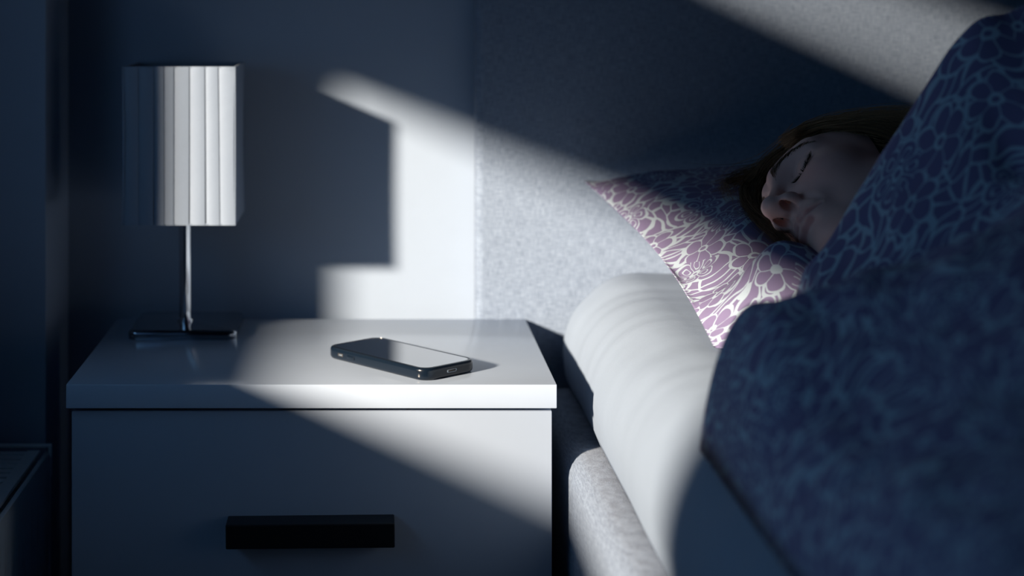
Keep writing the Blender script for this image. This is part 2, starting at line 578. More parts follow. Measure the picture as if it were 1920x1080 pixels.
# liner and wire rims
bm = bmesh.new()
s = SW - 0.0030
for z0, z1 in ((SZ0 + 0.001, SZ1 - 0.001),):
    for a, b, c, d in ((-s, s, -s, -s + 0.0006), (-s, s, s - 0.0006, s), (-s, -s + 0.0006, -s, s), (s - 0.0006, s, -s, s)):
        add_box(bm, LX + a, LX + b, LY + c, LY + d, z0, z1)
o = bm_obj('shade_liner', bm, MAT_SHADE, None)
o.parent = shade; o.matrix_parent_inverse = Matrix.Translation(-root_of(shade))
s = SW - 0.0006
for z in (SZ0, SZ1 - 0.0022):
    bm = bmesh.new()
    for a, b, c, d in ((-s, s, -s, -s + 0.0022), (-s, s, s - 0.0022, s), (-s, -s + 0.0022, -s, s), (s - 0.0022, s, -s, s)):
        add_box(bm, LX + a, LX + b, LY + c, LY + d, z, z + 0.0022)
    o = bm_obj('shade_rim', bm, MAT_SHADE, None)
    o.parent = shade; o.matrix_parent_inverse = Matrix.Translation(-root_of(shade))
bm = bmesh.new()
add_box(bm, LX - SW + 0.003, LX + SW - 0.003, LY - 0.0012, LY + 0.0012, ZC - 0.176, ZC - 0.1735)
add_box(bm, LX - 0.0012, LX + 0.0012, LY - SW + 0.003, LY + SW - 0.003, ZC - 0.176, ZC - 0.1735)
o = bm_obj('shade_spider', bm, MAT_CHROME, None)
o.parent = shade; o.matrix_parent_inverse = Matrix.Translation(-root_of(shade))

# ------------------------------------------------------------------ phone
MAT_CASE = plain('navy_case', (0.004, 0.009, 0.018), 0.2, spec=0.45)
MAT_SCREEN = plain('black_glass', (0.003, 0.004, 0.006), 0.03, spec=1.0)
MAT_BEZEL = plain('black_bezel', (0.004, 0.005, 0.007), 0.25)
_b = MAT_SCREEN.node_tree.nodes['Principled BSDF']
_b.inputs['IOR'].default_value = 1.75
_b.inputs['Coat Weight'].default_value = 1.0
_b.inputs['Coat Roughness'].default_value = 0.02
phone = thing('smartphone', (0.030, 1.794, TT), 'dark smartphone in a glossy navy case lying on the nightstand', 'phone')
PL, PW, PT = 0.160, 0.078, 0.0132
def rrect(L, W, r, n=8):
    pts = []
    for cx, cy, a0 in ((L / 2 - r, W / 2 - r, 0), (-L / 2 + r, W / 2 - r, 90), (-L / 2 + r, -W / 2 + r, 180), (L / 2 - r, -W / 2 + r, 270)):
        for k in range(n + 1):
            a = R(a0 + 90 * k / n)
            pts.append((cx + r * math.cos(a), cy + r * math.sin(a)))
    return pts
def loft(rings, cap0=True, cap1=True):
    V = [p for r_ in rings for p in r_]
    n = len(rings[0])
    F = []
    for i in range(len(rings) - 1):
        for j in range(n):
            F.append((i * n + j, i * n + (j + 1) % n, (i + 1) * n + (j + 1) % n, (i + 1) * n + j))
    if cap0: F.append(tuple(range(n))[::-1])
    if cap1: F.append(tuple(range((len(rings) - 1) * n, len(rings) * n)))
    return V, F
PA = -0.852
PM = Matrix.Translation((0.030, 1.794, TT)) @ Matrix.Rotation(PA, 4, 'Z')
def ph(name, rings, mat, **kw):
    V, F = loft(rings, **kw)
    V = [PM @ Vector(v) for v in V]
    o = np_obj(name, V, F, mat, phone, smooth=False)
    return autosmooth(o)
def ring(off, z, r0=0.015):
    return [(x, y, z) for x, y in rrect(PL - 2 * off, PW - 2 * off, r0 - off)]
prof = []
for k in range(7):
    a = k / 6 * math.pi / 2
    prof.append((0.0045 * (1 - math.sin(a)), 0.0045 * (1 - math.cos(a))))
rings = [ring(o_, z_) for o_, z_ in prof]
rings += [ring(0, PT - 0.0035)]
for k in range(1, 6):
    a = k / 5 * math.pi / 2
    rings.append(ring(0.0026 * (1 - math.cos(a)), PT - 0.0035 + 0.0035 * math.sin(a)))
rings += [ring(0.0030, PT - 0.00005), ring(0.0031, PT - 0.0004)]
ph('case', rings, MAT_CASE)
ph('bezel', [ring(0.0031, PT - 0.0010), ring(0.0031, PT - 0.0003), ring(0.0033, PT - 0.00022)], MAT_BEZEL)
ph('screen', [ring(0.0050, PT - 0.0003), ring(0.0051, PT - 0.00015)], MAT_SCREEN)
# charging port on the short end, keys on the long side
def ph_box(name, x0, x1, y0, y1, z0, z1, mat, bev=0.0004, seg=2):
    bm = bmesh.new()
    add_box(bm, x0, x1, y0, y1, z0, z1, bev, seg)
    bm.transform(PM)
    return autosmooth(bm_obj(name, bm, mat, phone))
MAT_PORT = plain('port_rim', (0.25, 0.32, 0.40), 0.25, metal=0.6)
ph_box('port_rim', PL / 2 - 0.003, PL / 2 + 0.0004, -0.008, 0.008, 0.0042, 0.0096, MAT_PORT, 0.0024, 4)
ph_box('charging_port', PL / 2 - 0.003, PL / 2 + 0.0006, -0.0062, 0.0062, 0.0054, 0.0084, MAT_DARKGAP, 0.0013, 4)
ph_box('mute_switch', -PL / 2 + 0.022, -PL / 2 + 0.031, -PW / 2 - 0.0004, -PW / 2 + 0.003, 0.0050, 0.0088, MAT_DARKGAP, 0.001)
ph_box('mute_lever', -PL / 2 + 0.0245, -PL / 2 + 0.0295, -PW / 2 - 0.0006, -PW / 2 + 0.003, 0.0062, 0.0078, MAT_PORT, 0.0004)
ph_box('volume_key', -PL / 2 + 0.038, -PL / 2 + 0.050, -PW / 2 - 0.0009, -PW / 2 + 0.003, 0.0048, 0.0086, MAT_CASE, 0.0007)

# ------------------------------------------------------------------ radiator
RZ = ZC - 0.5215
rad = thing('radiator', (-0.43, 1.30, 0), 'white panel radiator with a slotted top grille under the window', 'radiator')
RX1, RX0 = -0.374, -0.480
RY0, RY1 = 0.72, 1.930
# front panel with vertical ribs
def ribbed(name, x, sgn):
    V, F = [], []
    pitch = 0.0333
    n = int((RY1 - RY0 - 0.03) / pitch)
    ys = [(RY0, 0), (RY0 + 0.012, 0)]
    for i in range(n):
        y = RY0 + 0.015 + i * pitch
        ys += [(y, 0), (y + pitch * 0.22, -0.006), (y + pitch * 0.5, -0.006), (y + pitch * 0.72, 0)]
    ys += [(RY1, 0)]
    zs = [(0.10, 0, 1), (0.135, 0, 0), (0.155, 1, 0), (RZ - 0.075, 1, 0), (RZ - 0.052, 0, 0), (RZ - 0.010, 0, 0), (RZ - 0.003, 0, 0.0), (RZ, 0, 0.5)]
    for z, rib, inn in zs:
        for y, d in ys:
            V.append((x + sgn * (d * rib - 0.006 * inn), y, z))
    m = len(ys)
    for i in range(len(zs) - 1):
        for j in range(m - 1):
            F.append((i * m + j, i * m + j + 1, (i + 1) * m + j + 1, (i + 1) * m + j))
    o = np_obj(name, V, F, MAT_RADIATOR, rad, smooth=False)
    md = o.modifiers.new('thickness', 'SOLIDIFY')
    md.thickness = 0.002
    md.offset = -1 if sgn > 0 else 1
    return autosmooth(o)
ribbed('front_panel', RX1, 1)
ribbed('rear_panel', RX0, -1)
bm = bmesh.new()
for y in np.arange(RY0 + 0.05, RY1 - 0.04, 0.02):
    add_box(bm, RX0 + 0.012, RX1 - 0.012, y, y + 0.0008, 0.14, RZ - 0.03)
fins = bm_obj('convector_fins', bm, MAT_RADIATOR, rad)
# grille: side bars with one slat after another
GZ = RZ + 0.001
box('grille_bar', RX1 - 0.024, RX1 - 0.009, RY0 + 0.004, RY1 - 0.004, GZ - 0.003, GZ + 0.001, MAT_RADIATOR, rad, bevel=0.0006)
box('grille_bar', RX0 + 0.009, RX0 + 0.022, RY0 + 0.004, RY1 - 0.004, GZ - 0.003, GZ + 0.001, MAT_RADIATOR, rad, bevel=0.0006)
sl = None
y = RY1 - 0.012
while y > RY0 + 0.02:
    if sl is None:
        bm = bmesh.new()
        add_box(bm, RX0 + 0.020, RX1 - 0.022, RY1 - 0.012 - 0.0055, RY1 - 0.012 + 0.0055, GZ - 0.003, GZ + 0.0005, 0.0006, 1)
        sl = bm_obj('slat', bm, MAT_RADIATOR, rad)
        sl['label'] = 'narrow white grille slat'
    else:
        c = sl.copy()
        COL.objects.link(c)
        c.parent = rad
        c.matrix_parent_inverse = sl.matrix_parent_inverse.copy()
        c.location = (0, y - (RY1 - 0.012), 0)
    y -= 0.0182
# end cover at the far end: thin plate with a raised folded rim
bm = bmesh.new()
add_box(bm, RX0, RX1 + 0.0015, RY1 + 0.002, RY1 + 0.004, 0.13, RZ - 0.012)
add_box(bm, RX0, RX1 + 0.003, RY1 + 0.001, RY1 + 0.005, RZ + 0.0035, RZ + 0.0075, 0.001, 2)
add_box(bm, RX1 - 0.001, RX1 + 0.003, RY1 + 0.001, RY1 + 0.005, RZ - 0.030, RZ + 0.0060, 0.001, 2)
add_box(bm, RX0, RX0 + 0.004, RY1 + 0.001, RY1 + 0.005, RZ - 0.030, RZ + 0.0060, 0.001, 2)
bm_obj('end_cover', bm, MAT_RADIATOR, rad)
for y in (RY0 + 0.2, RY1 - 0.2):
    box('wall_bracket', XN, RX0 + 0.004, y, y + 0.03, 0.2, 0.24, MAT_RADIATOR, rad)
    box('foot', RX0 + 0.03, RX1 - 0.03, y, y + 0.03, 0.0, 0.16, MAT_RADIATOR, rad)

# ------------------------------------------------------------------ pillow
def pillow():
    A = (0.2575, 2.030, -0.222); B = (0.3216, 1.572, -0.3285)
    Cc = (0.95, 2.032, -0.235); Dd = (0.95, 1.56, -0.3285)
    pts = [(.30, 1.99, -.207), (.38, 1.99, -.197), (.46, 1.99, -.195), (.60, 1.99, -.193), (.9, 1.97, -.23),
           (.335, 1.90, -.219), (.356, 1.85, -.231), (.3645, 1.75, -.2516), (.325, 1.80, -.262), (.3925, 1.75, -.228), (.372, 1.66, -.268),
           (.42, 1.90, -.205), (.45, 1.85, -.213), (.3746, 1.60, -.238), (.388, 1.56, -.236), (.402, 1.55, -.238), (.44, 1.55, -.245), (.36, 1.585, -.27), (.345, 1.64, -.282), (.52, 1.54, -.27),
           (.46, 1.68, -.288), (.48, 1.78, -.268), (.55, 1.68, -.288), (.57, 1.78, -.268), (.7, 1.75, -.23), (.8, 1.7, -.225), (.9, 1.62, -.26)]
    tp = TPS(pts, 2e-5)
    n, m = 120, 100
    s = np.linspace(0, 1, n)[:, None] * np.ones((1, m))
    t = np.linspace(0, 1, m)[None] * np.ones((n, 1))
    # crowd samples to the borders
    s = 0.5 - 0.5 * np.cos(np.pi * s) * (0.35 + 0.65) ; s = 0.55 * s + 0.45 * np.linspace(0, 1, n)[:, None]
    t = 0.5 - 0.5 * np.cos(np.pi * t); t = 0.55 * t + 0.45 * np.linspace(0, 1, m)[None]
    def bil(i):
        return (B[i] * (1 - s) + Dd[i] * s) * (1 - t) + (A[i] * (1 - s) + Cc[i] * s) * t
    x, y, zs = bil(0), bil(1), bil(2)
    # edges pulled in between the corners
    pull = 0.018 * np.sin(np.pi * t) ** 1.0
    x = x + pull * (1 - s) ** 4 - 0.02 * np.sin(np.pi * t) * s ** 4
    pullv = -0.055 * np.sin(np.pi * s) ** 0.8
    y = y + pullv * (1 - t) ** 4 - 0.004 * np.sin(np.pi * s) * t ** 4
    ds = np.minimum(s * 0.66, (1 - s) * 0.66)
    dt = np.minimum(t * 0.44, (1 - t) * 0.44)
    def pr(d, r):
        q = np.clip(d / r, 0, 1)
        return np.sqrt(np.maximum(0, 1 - (1 - q) ** 2.2))
    prof = pr(ds, 0.085) * pr(dt, 0.075)
    crown = tp(x, y)
    # gathers that run in from the left border and the corners
    along = t * 0.46
    g = vnoise(along * 36, s * 5.0, 2) * np.exp(-s * 0.66 / 0.05) * 0.004
    g += vnoise((x * .8 + y) * 26, (x - y) * 9, 6) * 0.0028
    ztop = zs + (crown - zs) * prof + g * np.clip(prof * 1.6, 0, 1)
    zm = mattress_top(x) - ZC + 0.001
    zbot = zs + (zm - zs) * pr(ds, 0.26) ** 2 * pr(dt, 0.15) ** 1.5
    zbot = np.maximum(zbot, zm)
    ztop = np.maximum(ztop, zbot + 0.002)
    top = np.stack([x, y, ztop + ZC], -1).reshape(-1, 3)
    bot = np.stack([x, y, np.minimum(zbot, ztop - 0.001) + ZC], -1).reshape(-1, 3)
    top = top.reshape(n, m, 3); bot = bot.reshape(n, m, 3)
    bot[0] = top[0]; bot[-1] = top[-1]; bot[:, 0] = top[:, 0]; bot[:, -1] = top[:, -1]
    du = np.linalg.norm(np.diff(top, axis=0), axis=2); u = np.concatenate([np.zeros((1, m)), np.cumsum(du, 0)], 0)
    dv = np.linalg.norm(np.diff(top, axis=1), axis=2); v = np.concatenate([np.zeros((n, 1)), np.cumsum(dv, 1)], 1)
    v = np.broadcast_to(v[8:].mean(0, keepdims=True), v.shape)
    uv = np.stack([u, v], -1).reshape(-1, 2)
    V = np.concatenate([top.reshape(-1, 3), bot.reshape(-1, 3)])
    F = grid_faces(n, m) + grid_faces(n, m, n * m, flip=True)
    o = np_obj('pillow', V, F, MAT_FLORAL, uv=np.concatenate([uv, uv + 0.37]))
    bm = bmesh.new(); bm.from_mesh(o.data)
    bmesh.ops.remove_doubles(bm, verts=bm.verts, dist=1e-5)
    bmesh.ops.recalc_face_normals(bm, faces=bm.faces)
    bm.to_mesh(o.data); bm.free()
    return tag(o, 'mauve floral pillow under the sleeping head against the headboard', 'pillow')
pillow()

# ------------------------------------------------------------------ person
HS = 1.05e-3                                       # millimetres of the head model to metres
HC = np.array([0.50025, 1.70, ZC - 0.2135])
HL = np.array([0.2332, -0.2865, 0.9293]); HU = np.array([-0.0792, 0.9469, 0.3118]); HF = np.array([-0.9692, -0.1463, 0.1981])
q_, r_ = np.linalg.qr(np.stack([HL, HU, HF], 1)); HM = q_ * np.sign(np.diag(r_))
def to_world(p):
    return HC + HS * (p @ HM.T)
def to_local(w):
    return ((w - HC) @ HM) / HS

def smin(a, b, k):
    h = np.maximum(k - np.abs(a - b), 0) / k
    return np.minimum(a, b) - h * h * k * 0.25
def smax(a, b, k):
    return -smin(-a, -b, k)
def ell(p, c, r):
    q = p - np.array(c, np.float32)
    r = np.array(r, np.float32)
    k0 = np.sqrt(((q / r) ** 2).sum(-1)) + 1e-9
    k1 = np.sqrt(((q / (r * r)) ** 2).sum(-1)) + 1e-9
    return k0 * (k0 - 1) / k1
def cap(p, a, b, ra, rb):
    a = np.array(a, np.float32); b = np.array(b, np.float32)
    ba = b - a
    h = np.clip(((p - a) @ ba) / (ba @ ba), 0, 1)
    return np.sqrt((((p - a) - h[..., None] * ba) ** 2).sum(-1)) - (ra + (rb - ra) * h)
def mirror(p):
    q = p.copy()
    q[..., 0] = np.abs(q[..., 0])
    return q
def lips(p):
    m = mirror(p)
    up = smin(cap(m, (3.5, -66.0, 88.0), (13, -67.8, 84.5), 4.4, 3.4), cap(m, (13, -67.8, 84.5), (24, -71, 77), 3.4, 1.5), 4)
    lo = smin(cap(m, (0, -76.0, 85.5), (10, -75.6, 83.5), 5.2, 4.4), cap(m, (10, -75.6, 83.5), (23, -72.2, 77), 4.4, 1.5), 4)
    return up, lo
def skull(p):
    m = mirror(p)
    d = ell(p, (0, 28, -18), (67, 74, 88))
    d = smin(d, ell(p, (0, 20, 18), (56, 50, 66)), 30)
    d = smin(d, ell(p, (0, -28, 22), (60, 76, 60)), 28)
    d = smin(d, ell(m, (33, -28, 50), (27, 30, 27)), 22)              # cheeks
    d = smin(d, cap(m, (54, -50, 5), (20, -92, 55), 16, 14), 26)      # jaw line
    d = smin(d, ell(p, (0, -93, 66), (20, 16, 17)), 22)               # chin
    return d
def head(p):
    m = mirror(p)
    d = skull(p)
    d = smin(d, cap(m, (8, 17, 83), (42, 19, 63), 12, 10.5), 16)        # brow
    d = smax(d, -ell(m, (33, -1, 90), (19, 13, 17)), 13)               # eye sockets
    d = smin(d, ell(m, (32, -4, 64.5), (15, 13, 15.0)), 2.5)          # closed lids over the eyeballs
    d = smin(d, ell(p, (0, -62, 74), (28, 22, 17)), 16)               # muzzle
    # nose
    n = cap(p, (0, 10, 85), (0, -34, 103.5), 6.5, 8.5)
    n = smin(n, ell(p, (0, -40.5, 106.5), (11, 10, 12)), 8)
    n = smin(n, ell(m, (12, -44.5, 93), (8.5, 8.5, 12)), 6)
    n = smin(n, cap(p, (0, -47, 102), (0, -54, 89), 4.2, 4.5), 5)
    d = smin(d, n, 7)
    d = smax(d, -ell(m, (8.8, -47.0, 97.5), (4.6, 14.5, 8.0)), 1.6)    # nostrils
    # lips
    up, lo = lips(p)
    d = smax(d, -cap(p, (0, -56, 95), (0, -62, 96), 2.6, 3.2), 5)     # philtrum
    d = smin(d, up, 5)
    d = smin(d, lo, 5)
    g = np.minimum(cap(m, (0, -71.2, 93.0), (12, -71.4, 90.0), 2.0, 1.8), cap(m, (12, -71.4, 90.0), (27, -72, 79.5), 1.8, 1.8))
    d = smax(d, -g, 2.0)                                              # mouth line
    d = smax(d, -cap(m, (0, -85.5, 91), (12, -84, 88), 3.5, 3), 8)    # hollow above the chin
    # lash line and lid crease
    la = np.minimum(cap(m, (18, -8.0, 76), (31, -12.0, 78.5), 1.0, 1.2), cap(m, (31, -12.0, 78.5), (47, -7.5, 69), 1.2, 1.0))
    d = smax(d, -la, 2.0)
    cr = np.minimum(cap(m, (19, 4, 78), (32, 8.5, 78), 1.0, 1.2), cap(m, (32, 8.5, 78), (46, 3, 68), 1.2, 0.9))
    d = smax(d, -cr, 2.4)
    # nasolabial fold
    d = smax(d, -cap(m, (19, -45, 86), (30, -66, 80), 1.6, 1.0), 6)
    return d
def body(p):
    d = head(p)
    d = smin(d, cap(p, (0, -55, -18), (45, -175, -45), 48, 52), 30)
    # trunk lying on its side, shoulders then waist and hips
    d = smin(d, ell(p, (100, -300, -75), (105, 130, 92)), 50)
    d = smin(d, ell(p, (155, -470, -80), (97, 190, 88)), 60)
    d = smin(d, ell(p, (240, -680, -75), (105, 150, 100)), 60)
    return d

def axis(parts):
    a = []
    for lo, hi, st in parts:
        a += list(np.arange(lo, hi, st))
    return np.array(a, np.float32)

def surface_nets(fn, xs, ys, zs):
    nx, ny, nz = len(xs), len(ys), len(zs)
    S = np.empty((nx, ny, nz), np.float32)
    YZ = np.stack(np.meshgrid(ys, zs, indexing='ij'), -1)
    for i0 in range(0, nx, 8):
        xx = xs[i0:i0 + 8]
        g = np.empty((len(xx), ny, nz, 3), np.float32)
        g[..., 0] = xx[:, None, None]
        g[..., 1:] = YZ[None]
        S[i0:i0 + 8] = fn(g)
    ins = S < 0
    cnt = np.zeros((nx - 1, ny - 1, nz - 1), np.int8)
    for a in (0, 1):
        for b in (0, 1):
            for c in (0, 1):
                cnt += ins[a:nx - 1 + a, b:ny - 1 + b, c:nz - 1 + c]
    cells = np.argwhere((cnt > 0) & (cnt < 8))
    idx = np.full(cnt.shape, -1, np.int64)
    idx[tuple(cells.T)] = np.arange(len(cells))
    acc = np.zeros((len(cells), 3)); num = np.zeros(len(cells))
    ax = (xs, ys, zs)
    corners = [(a, b, c) for a in (0, 1) for b in (0, 1) for c in (0, 1)]
    for c0 in corners:
        for k in range(3):
            if c0[k] == 0:
                c1 = list(c0); c1[k] = 1
                p0 = cells + np.array(c0); p1 = cells + np.array(c1)
                s0 = S[tuple(p0.T)]; s1 = S[tuple(p1.T)]
                m = (s0 < 0) != (s1 < 0)
                t = np.where(m, s0 / np.where(s0 == s1, 1, s0 - s1), 0)
                w0 = np.stack([ax[i][p0[:, i]] for i in range(3)], 1)
                w1 = np.stack([ax[i][p1[:, i]] for i in range(3)], 1)
                acc += np.where(m[:, None], w0 + (w1 - w0) * t[:, None], 0)
                num += m
    V = acc / num[:, None]
    F = []
    for k in range(3):
        i, j = (k + 1) % 3, (k + 2) % 3
        sl0 = [slice(None)] * 3; sl1 = [slice(None)] * 3
        sl0[k] = slice(0, -1); sl1[k] = slice(1, None)
        a, b = ins[tuple(sl0)], ins[tuple(sl1)]
        e = np.argwhere(a != b)
        ok = (e[:, i] > 0) & (e[:, j] > 0) & (e[:, i] < S.shape[i] - 1) & (e[:, j] < S.shape[j] - 1)
        e = e[ok]
        di = np.zeros(3, int); di[i] = 1
        dj = np.zeros(3, int); dj[j] = 1
        qd = np.stack([idx[tuple((e - di - dj).T)], idx[tuple((e - dj).T)], idx[tuple(e.T)], idx[tuple((e - di).T)]], 1)
        fl = a[tuple(e.T)]
        qd[~fl] = qd[~fl][:, ::-1]
        F.append(qd)
    return V, np.concatenate(F)

def grad(fn, p, h=0.35):
    p = p.astype(np.float32)
    g = np.stack([fn(p + np.eye(3, dtype=np.float32)[i] * h) - fn(p - np.eye(3, dtype=np.float32)[i] * h) for i in range(3)], -1)
    return g / (np.linalg.norm(g, axis=-1, keepdims=True) + 1e-9)
def to_surface(fn, p, off=0.0, n=4):
    for _ in range(n):
        d = fn(p.astype(np.float32)) - off
        p = p - np.clip(d, -12, 12)[:, None] * grad(fn, p)
    return p

xs = axis([(-210, -90, 12), (-90, 90, 1.8), (90, 400, 12)])
ys = axis([(-900, -130, 16), (-130, 115, 1.8)])
zs = axis([(-200, -112, 12), (-112, 30, 2.6), (30, 122, 1.4)])
BV, BF = surface_nets(body, xs, ys, zs)
fine = (BV[:, 1] > -125) & (BV[:, 2] > 25)
BV[fine] = to_surface(body, BV[fine], 0, 2)
lu, ll = lips(BV.astype(np.float32))
lipm = np.maximum(1 - sstep(0.0, 2.0, lu), 1 - sstep(-0.4, 1.3, ll)) * (BV[:, 2] > 60)
flush = np.exp(-(((BV - np.array([38, -30, 70])) / np.array([22, 20, 30])) ** 2).sum(1)) + 0.3 * np.exp(-(((BV - np.array([0, -36, 112])) / np.array([16, 14, 16])) ** 2).sum(1))

def skin_mat():
    t = NT('skin')
    at = t.n('ShaderNodeAttribute', attribute_name='lip').outputs['Fac']
    fl = t.n('ShaderNodeAttribute', attribute_name='flush').outputs['Fac']
    co = t.n('ShaderNodeTexCoord').outputs['Object']
    nz = t.noise(co, 60, 4.0).outputs[0]
    base = t.mix(nz, rgb(0.70, 0.395, 0.34), rgb(0.78, 0.475, 0.415))
    base = t.mix(t.math('MULTIPLY', fl, 0.3), base, rgb(0.74, 0.28, 0.25))
    base = t.mix(t.math('MULTIPLY', at, 0.65), base, rgb(0.46, 0.15, 0.15))
    t.l(base, t.b.inputs['Base Color'])
    t.setp(Roughness=0.52)
    t.b.inputs['Specular IOR Level'].default_value = 0.4
    t.b.inputs['Subsurface Weight'].default_value = 0.03
    t.b.inputs['Subsurface Radius'].default_value = (0.008, 0.003, 0.002)
    t.b.inputs['Subsurface Scale'].default_value = 0.5
    pores = t.noise(co, 1600, 2.0).outputs[0]
    t.bump(pores, 0.12, 0.0006)
    return t.m
MAT_SKIN = skin_mat()
person = np_obj('person', to_world(BV), BF, MAT_SKIN, attrs={'lip': lipm, 'flush': flush})
tag(person, 'person asleep on one side, brown hair, tucked under the floral duvet', 'person')

def hair_mat(name, c0, c1):
    t = NT(name)
    oi = t.n('ShaderNodeAttribute', attribute_name='tone').outputs['Fac']
    t.l(t.mix(oi, rgb(*c0), rgb(*c1)), t.b.inputs['Base Color'])
    t.setp(Roughness=0.5)
    t.b.inputs['Specular IOR Level'].default_value = 0.12
    return t.m
MAT_HAIR = hair_mat('brown_hair', (0.018, 0.010, 0.006), (0.50, 0.30, 0.17))
MAT_LASH = hair_mat('lashes', (0.006, 0.005, 0.005), (0.012, 0.010, 0.009))

class Strands:
    def __init__(self):
        self.V, self.F, self.T = [], [], []
        self.n = 0
    def add(self, path, r0, r1, tone, sides=3):
        path = np.asarray(path, float)
        m = len(path)
        tan = np.gradient(path, axis=0)
        tan /= np.linalg.norm(tan, axis=1, keepdims=True) + 1e-12
        ref = np.array([0.3, 0.2, 0.93])
        a = np.cross(tan, ref); a /= np.linalg.norm(a, axis=1, keepdims=True) + 1e-12
        b = np.cross(tan, a)
        t = np.linspace(0, 1, m)
        r = (r0 + (r1 - r0) * t)[:, None]
        for k in range(sides):
            an = 2 * math.pi * k / sides
            self.V.append(path + r * (a * math.cos(an) + b * math.sin(an)))
        base = self.n
        for k in range(sides):
            k2 = (k + 1) % sides
            i = np.arange(m - 1)
            self.F.append(np.stack([base + k * m + i, base + k2 * m + i, base + k2 * m + i + 1, base + k * m + i + 1], 1))
        self.T.append(np.full(m * sides, tone))
        self.n += m * sides
    def build(self, name, mat, parent, extra=None):
        V = np.concatenate(self.V); F = np.concatenate(self.F); T = np.concatenate(self.T)
        if extra is not None:
            eV, eF, eT = extra
            F = np.concatenate([F, eF + len(V)]); V = np.concatenate([V, eV]); T = np.concatenate([T, eT])
        return np_obj(name, V, F, mat, parent, attrs={'tone': T})

rs = np.random.default_rng(11)
# eyebrows
for sgn in (1, -1):
    S = Strands()
    N = 210
    t = rs.uniform(0, 1, N)
    p = np.stack([sgn * (11 + 42 * t), 11.5 + 9 * np.sin(t * math.pi * 0.75) - 6 * t * t + rs.normal(size=N) * (2.2 * (1 - t) + 0.7), 95 - 30 * t * t], 1)
    p = to_surface(head, p, 0.0)
    d = np.stack([sgn * (0.5 + 0.6 * t), 0.8 - 1.1 * t, -0.25 * t], 1)
    d /= np.linalg.norm(d, axis=1, keepdims=True)
    Ln = rs.uniform(5, 8, N) * (1 - 0.3 * t)
    pts = p[:, None] + d[:, None] * Ln[:, None, None] * np.linspace(0, 1, 4)[None, :, None]
    pts = to_surface(head, pts.reshape(-1, 3), 0.0, 3)
    pts = pts + grad(head, pts) * np.tile([0.1, 0.5, 0.7, 0.6], N)[:, None]
    pts = to_world(pts).reshape(N, 4, 3)
    for q in pts:
        S.add(q, 0.00019, 0.00005, rs.uniform(0.0, 0.4))
    S.build('eyebrow', MAT_HAIR, person)
# lashes of the closed eyes
for sgn in (1, -1):
    S = Strands()
    N = 64
    t = (np.arange(N) + rs.uniform(0, 1, N)) / N
    p = np.stack([sgn * (19 + 27 * t), -9.0 - 3.6 * np.sin(t * math.pi) + 2.0 * t, 82 - 9 * t], 1)
    p = to_surface(head, p, 0.2)
    d = np.stack([sgn * (-0.15 + 0.9 * t), np.full(N, -0.62), 0.55 - 0.25 * t], 1)
    d /= np.linalg.norm(d, axis=1, keepdims=True)
    u = np.linspace(0, 1, 6)[None, :, None]
    pts = p[:, None] + d[:, None] * (7.0 + 3.5 * t)[:, None, None] * u + np.array([0, 1, 0.1]) * (u ** 2) * 3.0
    for q in to_world(pts.reshape(-1, 3)).reshape(N, 6, 3):
        S.add(q, 0.00042, 0.00008, 0.2)
    S.build('eyelashes', MAT_LASH, person)

# hair: a dense cap behind the hairline and combed strands over it
def hairline(p):
    """> 0 where hair grows (head model millimetres)"""
    l, u, f = np.abs(p[:, 0]), p[:, 1], p[:, 2]
    a = (u - 52) * 1.0 + np.maximum(0, 40 - f) * 1.1 - np.maximum(0, f - 40) * 0.25 - np.maximum(0, l - 45) * 0.10
    b = (10 - f) - np.maximum(0, -30 - u) * 3
    return np.maximum(np.minimum(a, 60), np.minimum(b, 60))
def cap_fn(p):
    return ell(p, (0, 28, -18), (67, 74, 88))
sk = BV[(BV[:, 1] > -70)]
hl = hairline(sk)
roots = sk[hl > 0]
roots = roots[(roots[:, 0] > -35)]
hr = hairline(roots)
wt = np.exp(-np.clip(hr, 0, 60) / 22.0) + 0.12
wt /= wt.sum()
S = Strands()
sel = rs.choice(len(roots), 4200, p=wt)
p = roots[sel] + rs.normal(size=(4200, 3)) * 1.2
p = to_surface(head, p, 0.6, 2)
off = np.zeros(len(p)); path = [p.copy()]
jit = rs.normal(size=(len(p), 3)) * 0.10
lift = rs.uniform(2.5, 13.0, len(p))
for k in range(16):
    d = np.tile(np.array([0.02, -0.42, -1.0]), (len(p), 1)) + jit
    d[:, 1] -= np.clip((p[:, 2] < -10) * 0.6, 0, 1)
    g = grad(skull, p, 1.0)
    d = d - (d * g).sum(1)[:, None] * g
    d /= np.linalg.norm(d, axis=1, keepdims=True) + 1e-9
    p = p + d * 9.0
    off = lift * min(1.0, (k + 1) / 4)
    dd = skull(p.astype(np.float32))
    p = p - ((dd - off))[:, None] * grad(skull, p, 1.0) * 0.7
    path.append(p.copy())
path = np.stack(path, 1)
tones = np.clip(rs.beta(2, 2.2, len(p)), 0, 1)
for i in range(len(p)):
    S.add(to_world(path[i]), 0.00042, 0.00030, tones[i])
